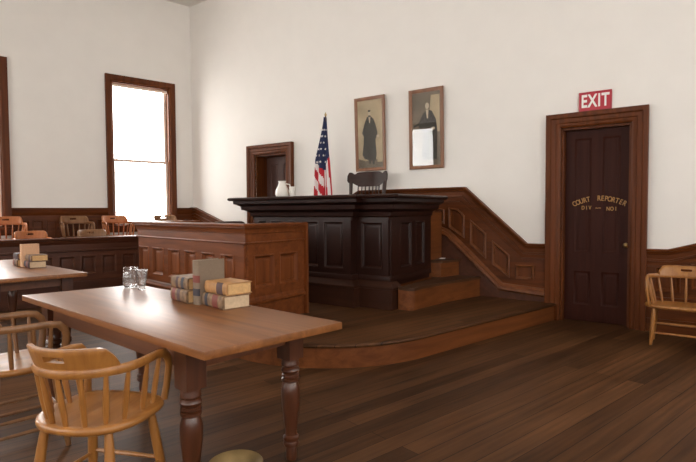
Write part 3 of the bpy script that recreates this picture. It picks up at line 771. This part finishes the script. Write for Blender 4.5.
library(T1C + Vector((-.008, -.008, 0)), 1, [M['tan2'], M['tan2'], M['grey'], M['tan2'], M['tan']],
        ['worn calf law book, lower of the two lying left of the grey upright book',
         'worn calf law book, upper of the two lying left of the grey upright book',
         'grey cloth law book standing upright between two stacks on the near table',
         'law book with red label, lower of the right hand pair on the near table',
         'tan leather law book, upper of the right hand pair on the near table'], 'law books on the near table')
bs = library(T2C + Vector((-.06, -.06, 0)), 0, [M['tan2'], M['violet'], M['cream'], M['violet'], M['tan2']],
        ['law book lying lowest, left of the cream upright book on the far table',
         'dark law book lying left of the cream upright book on the far table',
         'cream cloth book standing upright on the far table',
         'violet leather law book, lower of the right hand pair on the far table',
         'brown law book, upper of the right hand pair on the far table'], 'law books on the far table', .88)

# glassware
def vessel(name, loc, prof_o, prof_i, label, cat, mat):
    p = MB(); seg = 28; pr = prof_o + prof_i[::-1]
    p.lathe(pr, seg, (0, 0, 0), True)
    o = p.build(name, mat, None, ang=60); o.location = Vector(loc) * K
    return tag(o, label, cat)
pit = thing('glass_pitcher', (6.537, -3.378, .871), R(200), 'clear glass water pitcher on the near table beside the tumbler', 'pitcher')
p = MB(); po = [(.035, 0), (.052, .002), (.060, .02), (.066, .06), (.064, .10), (.055, .128), (.050, .142), (.054, .155), (.060, .168)]
pi = [(.030, .010), (.048, .014), (.055, .03), (.061, .06), (.059, .10), (.050, .128), (.045, .142), (.050, .156), (.058, .168)]
p.lathe(po + pi[::-1], 28); p.build('jug_body', M['glass'], pit, ang=60)
p = MB(); p.tube([(.054, 0, .14), (.085, 0, .145), (.095, 0, .11), (.085, 0, .07), (.06, 0, .055)], [.007, .008, .008, .007, .007], 8); p.build('handle', M['glass'], pit)
vessel('glass_tumbler', (6.741, -3.356, .871), [(.022, 0), (.030, .001), (.030, .006), (.022, .022), (.030, .05), (.042, .10), (.046, .16), (.047, .165)],
       [(.001, .03), (.012, .032), (.026, .052), (.0385, .10), (.043, .16), (.0445, .165)], 'clear footed drinking glass right of the pitcher on the near table', 'glass', M['glass'])
# white pitcher and cup on the bench
jug = thing('white_jug', W(4.06, 1.45, TOPZ), R(75), 'white china water jug standing on the dark bench by the flag', 'jug')
p = MB(); p.lathe([(.075, 0), (.095, .01), (.108, .06), (.10, .12), (.065, .19), (.052, .235), (.064, .262), (.058, .262), (.046, .235), (.058, .19), (.09, .12), (.098, .06), (.085, .02), (.01, .015)], 24); p.build('jug_body', M['china'], jug, ang=60)
p = MB(); p.tube([(.065, 0, .22), (.12, 0, .21), (.14, 0, .15), (.11, 0, .09)], .01, 8); p.build('handle', M['china'], jug)
vessel('drinking_glass', W(4.245, 1.42, TOPZ), [(.03, 0), (.042, .002), (.052, .17)], [(.002, .012), (.037, .013), (.049, .17)], 'pale drinking glass beside the white jug on the bench', 'glass', M['china'])

# spittoon
sp = thing('brass_spittoon', (8.80, -3.61, 0), 0, 'tarnished brass spittoon on the floor below the near table end', 'spittoon')
p = MB(); p.lathe([(.10, 0), (.125, .01), (.14, .06), (.13, .13), (.085, .19), (.07, .215), (.09, .25), (.132, .285), (.128, .29), (.085, .256), (.06, .215), (.075, .185), (.118, .125), (.127, .06), (.09, .015), (.01, .012)], 32); p.build('bowl', M['spit'], sp, ang=60).scale = (1, 1, 1.06)
# folded paper on the step
p = MB(); p.box(-.05, .05, -.03, .03, 0, .012); o = p.build('paper_card', M['white'], None); o.location = W(6.13, .13, Z3) * K; o.rotation_euler = (0, 0, WA + .2)
tag(o, 'small white folded paper lying on the top step by the wall', 'paper')

# ------------------------------------------------------------------ flag
fg = thing('american_flag', W(4.09, .42, Z3), WA, 'stars and stripes flag hanging furled on a pole behind the bench', 'flag')
p = MB(); p.tube([(0, 0, 0), (.03, 0, 2.36)], .013, 10); p.build('pole', M['tapron'], fg)
p = MB(); p.lathe([(.004, 0), (.02, .015), (.022, .03), (.012, .05), (.002, .075)], 14, (.03, 0, 2.345)); p.build('finial', M['brass'], fg)
p = MB(); p.lathe([(.16, 0), (.16, .02), (.10, .05), (.02, .07)], 20); p.build('stand', M['iron'], fg)
p = MB(); NI, NJ = 40, 60; grid = []
for j in range(NJ + 1):
    f = j / NJ; z = 2.33 - 1.62 * f
    wl_ = .012 + .15 * min(1, f / .45) ** 1.2 + .10 * max(0, f - .45); wr_ = .012 + .085 * min(1, f / .45) + .10 * max(0, f - .45)
    row = []
    for i in range(NI + 1):
        u = i / NI; x = .03 - wl_ + (wl_ + wr_) * u
        y = -.02 - .055 * min(1, f * 2.5) * (math.sin(u * 15 + f * 2.5) * .6 + .8) - .03 * math.sin(u * 5)
        row.append(Vector((x, y, z)))
    grid.append(row)
for s_ in (0, 1):
    ids = [[p.add([q + Vector((0, .006 * s_, 0))]) for q in row] for row in grid]
    for j in range(NJ):
        for i in range(NI):
            f = (j + .5) / NJ; u = (i + .5) / NI
            lim = .47 + .13 * u if u < .7 else .56 - .5 * (u - .7)
            if f < lim: p.cur = 0
            else:
                k = (f - .40 * u) / .10 + .9 if u < .58 else u * 9 - f * 1.0 + 10.2
                p.cur = 1 if int(math.floor(k)) % 2 == 0 else 2
            a = ids[j][i], ids[j][i + 1], ids[j + 1][i + 1], ids[j + 1][i]
            p.face(list(a) if s_ == 0 else list(a)[::-1])
p.cur = 2; st = p
rs = random.Random(3)
for j in range(8, int(NJ * .60), 4):
    for i in range(3 + (j // 4) % 2 * 3, NI - 3, 7):
        f = j / NJ; u = i / NI
        if f > .45 + .13 * u or f > .53 - .5 * max(0, u - .7): continue
        c = grid[j][i] + Vector((0, -.008, 0)); tx = (grid[j][i + 1] - grid[j][i - 1]).normalized(); tz = (grid[j - 1][i] - grid[j + 1][i]).normalized()
        rr = .025
        st.face([st.add([c + (tx * math.sin(k * math.pi / 5) + tz * math.cos(k * math.pi / 5)) * (rr if k % 2 == 0 else rr * .42)]) for k in range(10)])
p.build('flag_cloth', [M['fblue'], M['fred'], M['fwhite']], fg, ang=80, raw=True)

# ------------------------------------------------------------------ pictures
def picture(name, s0, s1, z0, z1, tilt, label, dark, fig):
    w, h = s1 - s0, z1 - z0
    loc = W((s0 + s1) / 2, .012, z0)
    r = thing(name, loc, 0, label, 'picture', None, (R(tilt), 0, WA))
    fn = lambda a, b, q: (a, -q, b)
    fw = .055
    rect = [(-w / 2, 0), (w / 2, 0), (w / 2, h), (-w / 2, h)]
    p = MB(); p.sweep(rect, [(0, 0), (0, .025), (-.012, .035), (-.03, .03), (-.045, .018), (-fw, .016), (-fw, 0)], fn, True); p.build('picture_frame', M['pframe'], r)
    p = MB()
    a, b = w / 2 - fw, h - fw
    p.box(-a, a, fw, b, .002, .008, fn)
    def poly(pts, m, q):
        p.cur = m; p.face([p.add([fn(x * a, fw + y * (b - fw), q)]) for x, y in pts])
    for m, q, pts in fig: poly(pts, m, q)
    p.build('portrait_print', [M['sepiad'] if dark else M['sepia'], M['ink'], M['skin'], M['sepiad'], M['sepia']], r, raw=True)
    g = MB(); g.box(-a, a, fw, b, .0125, .014, fn); g.build('picture_glass', M['glaze'], r)
    return r
def oval(cx, cy, rx, ry, n=16): return [(cx + rx * math.cos(2 * math.pi * k / n), cy + ry * math.sin(2 * math.pi * k / n)) for k in range(n)]
fig1 = [(3, .0085, [(-1, 0), (1, 0), (1, .10), (.3, .13), (-.4, .10), (-1, .14)]),
        (4, .0088, [(.55, .08), (.95, .08), (.95, .40), (.55, .40)]),
        (1, .0095, [(-.66, .20), (-.50, .14), (-.12, .11), (.42, .10), (.50, .20), (.42, .42), (.58, .46), (.60, .52), (.45, .64), (.30, .72), (.05, .765), (-.22, .755), (-.40, .68), (-.56, .58), (-.66, .52), (-.52, .47), (-.55, .36)]),
        (1, .0096, [(-.12, .06), (.02, .06), (.02, .13), (-.12, .13)]), (1, .0096, [(.15, .05), (.33, .05), (.30, .13), (.15, .13)]),
        (2, .0098, [(-.10, .75), (.06, .75), (.02, .66), (-.05, .66)]),
        (2, .0100, oval(-.03, .80, .105, .045)), (1, .0102, oval(-.03, .84, .11, .016)), (1, .0102, [(-.13, .775), (.07, .775), (.02, .755), (-.08, .755)]), (2, .0098, oval(.62, .46, .12, .02))]
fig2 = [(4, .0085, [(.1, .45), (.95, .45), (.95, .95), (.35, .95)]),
        (1, .0095, [(-.35, .08), (.75, .08), (.80, .45), (.70, .62), (.40, .74), (.05, .76), (-.25, .70), (-.55, .58), (-.50, .50), (-.20, .52)]),
        (2, .0098, [(-.02, .76), (.18, .76), (.14, .64), (.06, .64)]),
        (2, .0100, oval(.08, .81, .14, .045)), (2, .0099, oval(.50, .50, .12, .02)),
        (1, .0097, [(-.9, .56), (-.3, .60), (-.3, .57), (-.9, .53)])]
picture('framed_portrait', 4.475, 5.075, 2.185, 3.425, 2.2, 'tall framed sepia portrait of a standing man in a long dark coat', False, fig1)
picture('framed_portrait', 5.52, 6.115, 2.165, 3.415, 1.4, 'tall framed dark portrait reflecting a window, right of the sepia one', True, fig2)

# exit sign
sg = thing('exit_sign', W(8.23, .004, 2.915), WA, 'red exit sign with white letters above the right hand door', 'sign')
fn = lambda a, b, q: (a, -q, b)
p = MB(); p.box(-.195, .195, -.125, .125, 0, .02, fn); p.build('sign_plate', M['red'], sg, .004)
p = MB(); p.sweep([(-.188, -.118), (.188, -.118), (.188, .118), (-.188, .118)], [(0, .02), (0, .0215), (-.008, .0215), (-.008, .02)], fn, True); p.build('sign_border', plain('sign_border_red', (.30, .012, .03), .5), sg)
xf = Matrix.Translation((0, -.021 * K, -.002 * K)) @ Matrix.Rotation(R(90), 4, 'X') @ Matrix.Diagonal((.93, 1.42, 1, 1))
me = text_mesh('lettering', 'EXIT', .160, M['white'], sg, xf, .002, .0042, 1.12)
ob = bpy.data.objects.new('sign_lettering', me); COL.objects.link(ob); ob.parent = sg

# ------------------------------------------------------------------ light: overcast day outside all the windows
w = bpy.data.worlds.new('overcast_sky'); SC.world = w; w.use_nodes = True
bg = w.node_tree.nodes['Background']; bg.inputs['Color'].default_value = (1, .975, .942, 1); bg.inputs['Strength'].default_value = 7.0
_nt = w.node_tree; _tc = _nt.nodes.new('ShaderNodeTexCoord'); _sx = _nt.nodes.new('ShaderNodeSeparateXYZ'); _mr = _nt.nodes.new('ShaderNodeMapRange')
_mr.inputs['From Min'].default_value = -.6; _mr.inputs['From Max'].default_value = .2; _mr.inputs['To Min'].default_value = 10.5; _mr.inputs['To Max'].default_value = 6.0
_nt.links.new(_tc.outputs['Generated'], _sx.inputs[0]); _nt.links.new(_sx.outputs['X'], _mr.inputs['Value']); _nt.links.new(_mr.outputs['Result'], bg.inputs['Strength'])
def portal(loc, rot, sx, sy):
    l = bpy.data.lights.new('window_daylight', 'AREA'); l.shape = 'RECTANGLE'; l.size = sx * K; l.size_y = sy * K
    l.cycles.is_portal = True
    o = bpy.data.objects.new('window_daylight', l); COL.objects.link(o); o.location = Vector(loc) * K; o.rotation_euler = rot
zc, zh = (WZ0 + WZ1) / 2, WZ1 - WZ0
for a, b in LW: portal((-.30, -(a + b) / 2, zc), (R(90), 0, R(-90)), b - a, zh)
for a, b in RW: portal(((a + b) / 2, YB - .30, zc), (R(90), 0, R(180)), b - a, zh)
for a, b in GW: portal((XR + .30, -(a + b) / 2, zc), (R(90), 0, R(90)), b - a, zh)

# ------------------------------------------------------------------ camera
cam = bpy.data.cameras.new('camera'); co = bpy.data.objects.new('camera', cam); COL.objects.link(co)
cam.sensor_fit = 'HORIZONTAL'; cam.sensor_width = 36.; cam.lens = 507.685 / 696 * 36.; cam.clip_start = .05; cam.clip_end = 200
yaw, pitch, roll = R(49.708), R(-2.199), R(-.316)
Fv = Vector((-math.sin(yaw) * math.cos(pitch), math.cos(yaw) * math.cos(pitch), math.sin(pitch)))
Rv = Vector((math.cos(yaw), math.sin(yaw), 0)); Uv = Rv.cross(Fv)
R2 = Rv * math.cos(roll) + Uv * math.sin(roll); U2 = -Rv * math.sin(roll) + Uv * math.cos(roll)
mat = Matrix((R2, U2, -Fv)).transposed().to_4x4(); mat.translation = Vector((10.968, -4.735, 1.5)) * K
co.matrix_world = mat
SC.camera = co
SC.view_settings.view_transform = 'Standard'; SC.view_settings.look = 'None'; SC.view_settings.gamma = 1.0
SC.view_settings.use_curve_mapping = False; SC.view_settings.exposure = 0.6
SC.cycles.use_denoising = True
SC.cycles.max_bounces = 12; SC.cycles.diffuse_bounces = 6; SC.cycles.transmission_bounces = 10; SC.cycles.transparent_max_bounces = 12
SC.cycles.caustics_reflective = False; SC.cycles.caustics_refractive = False
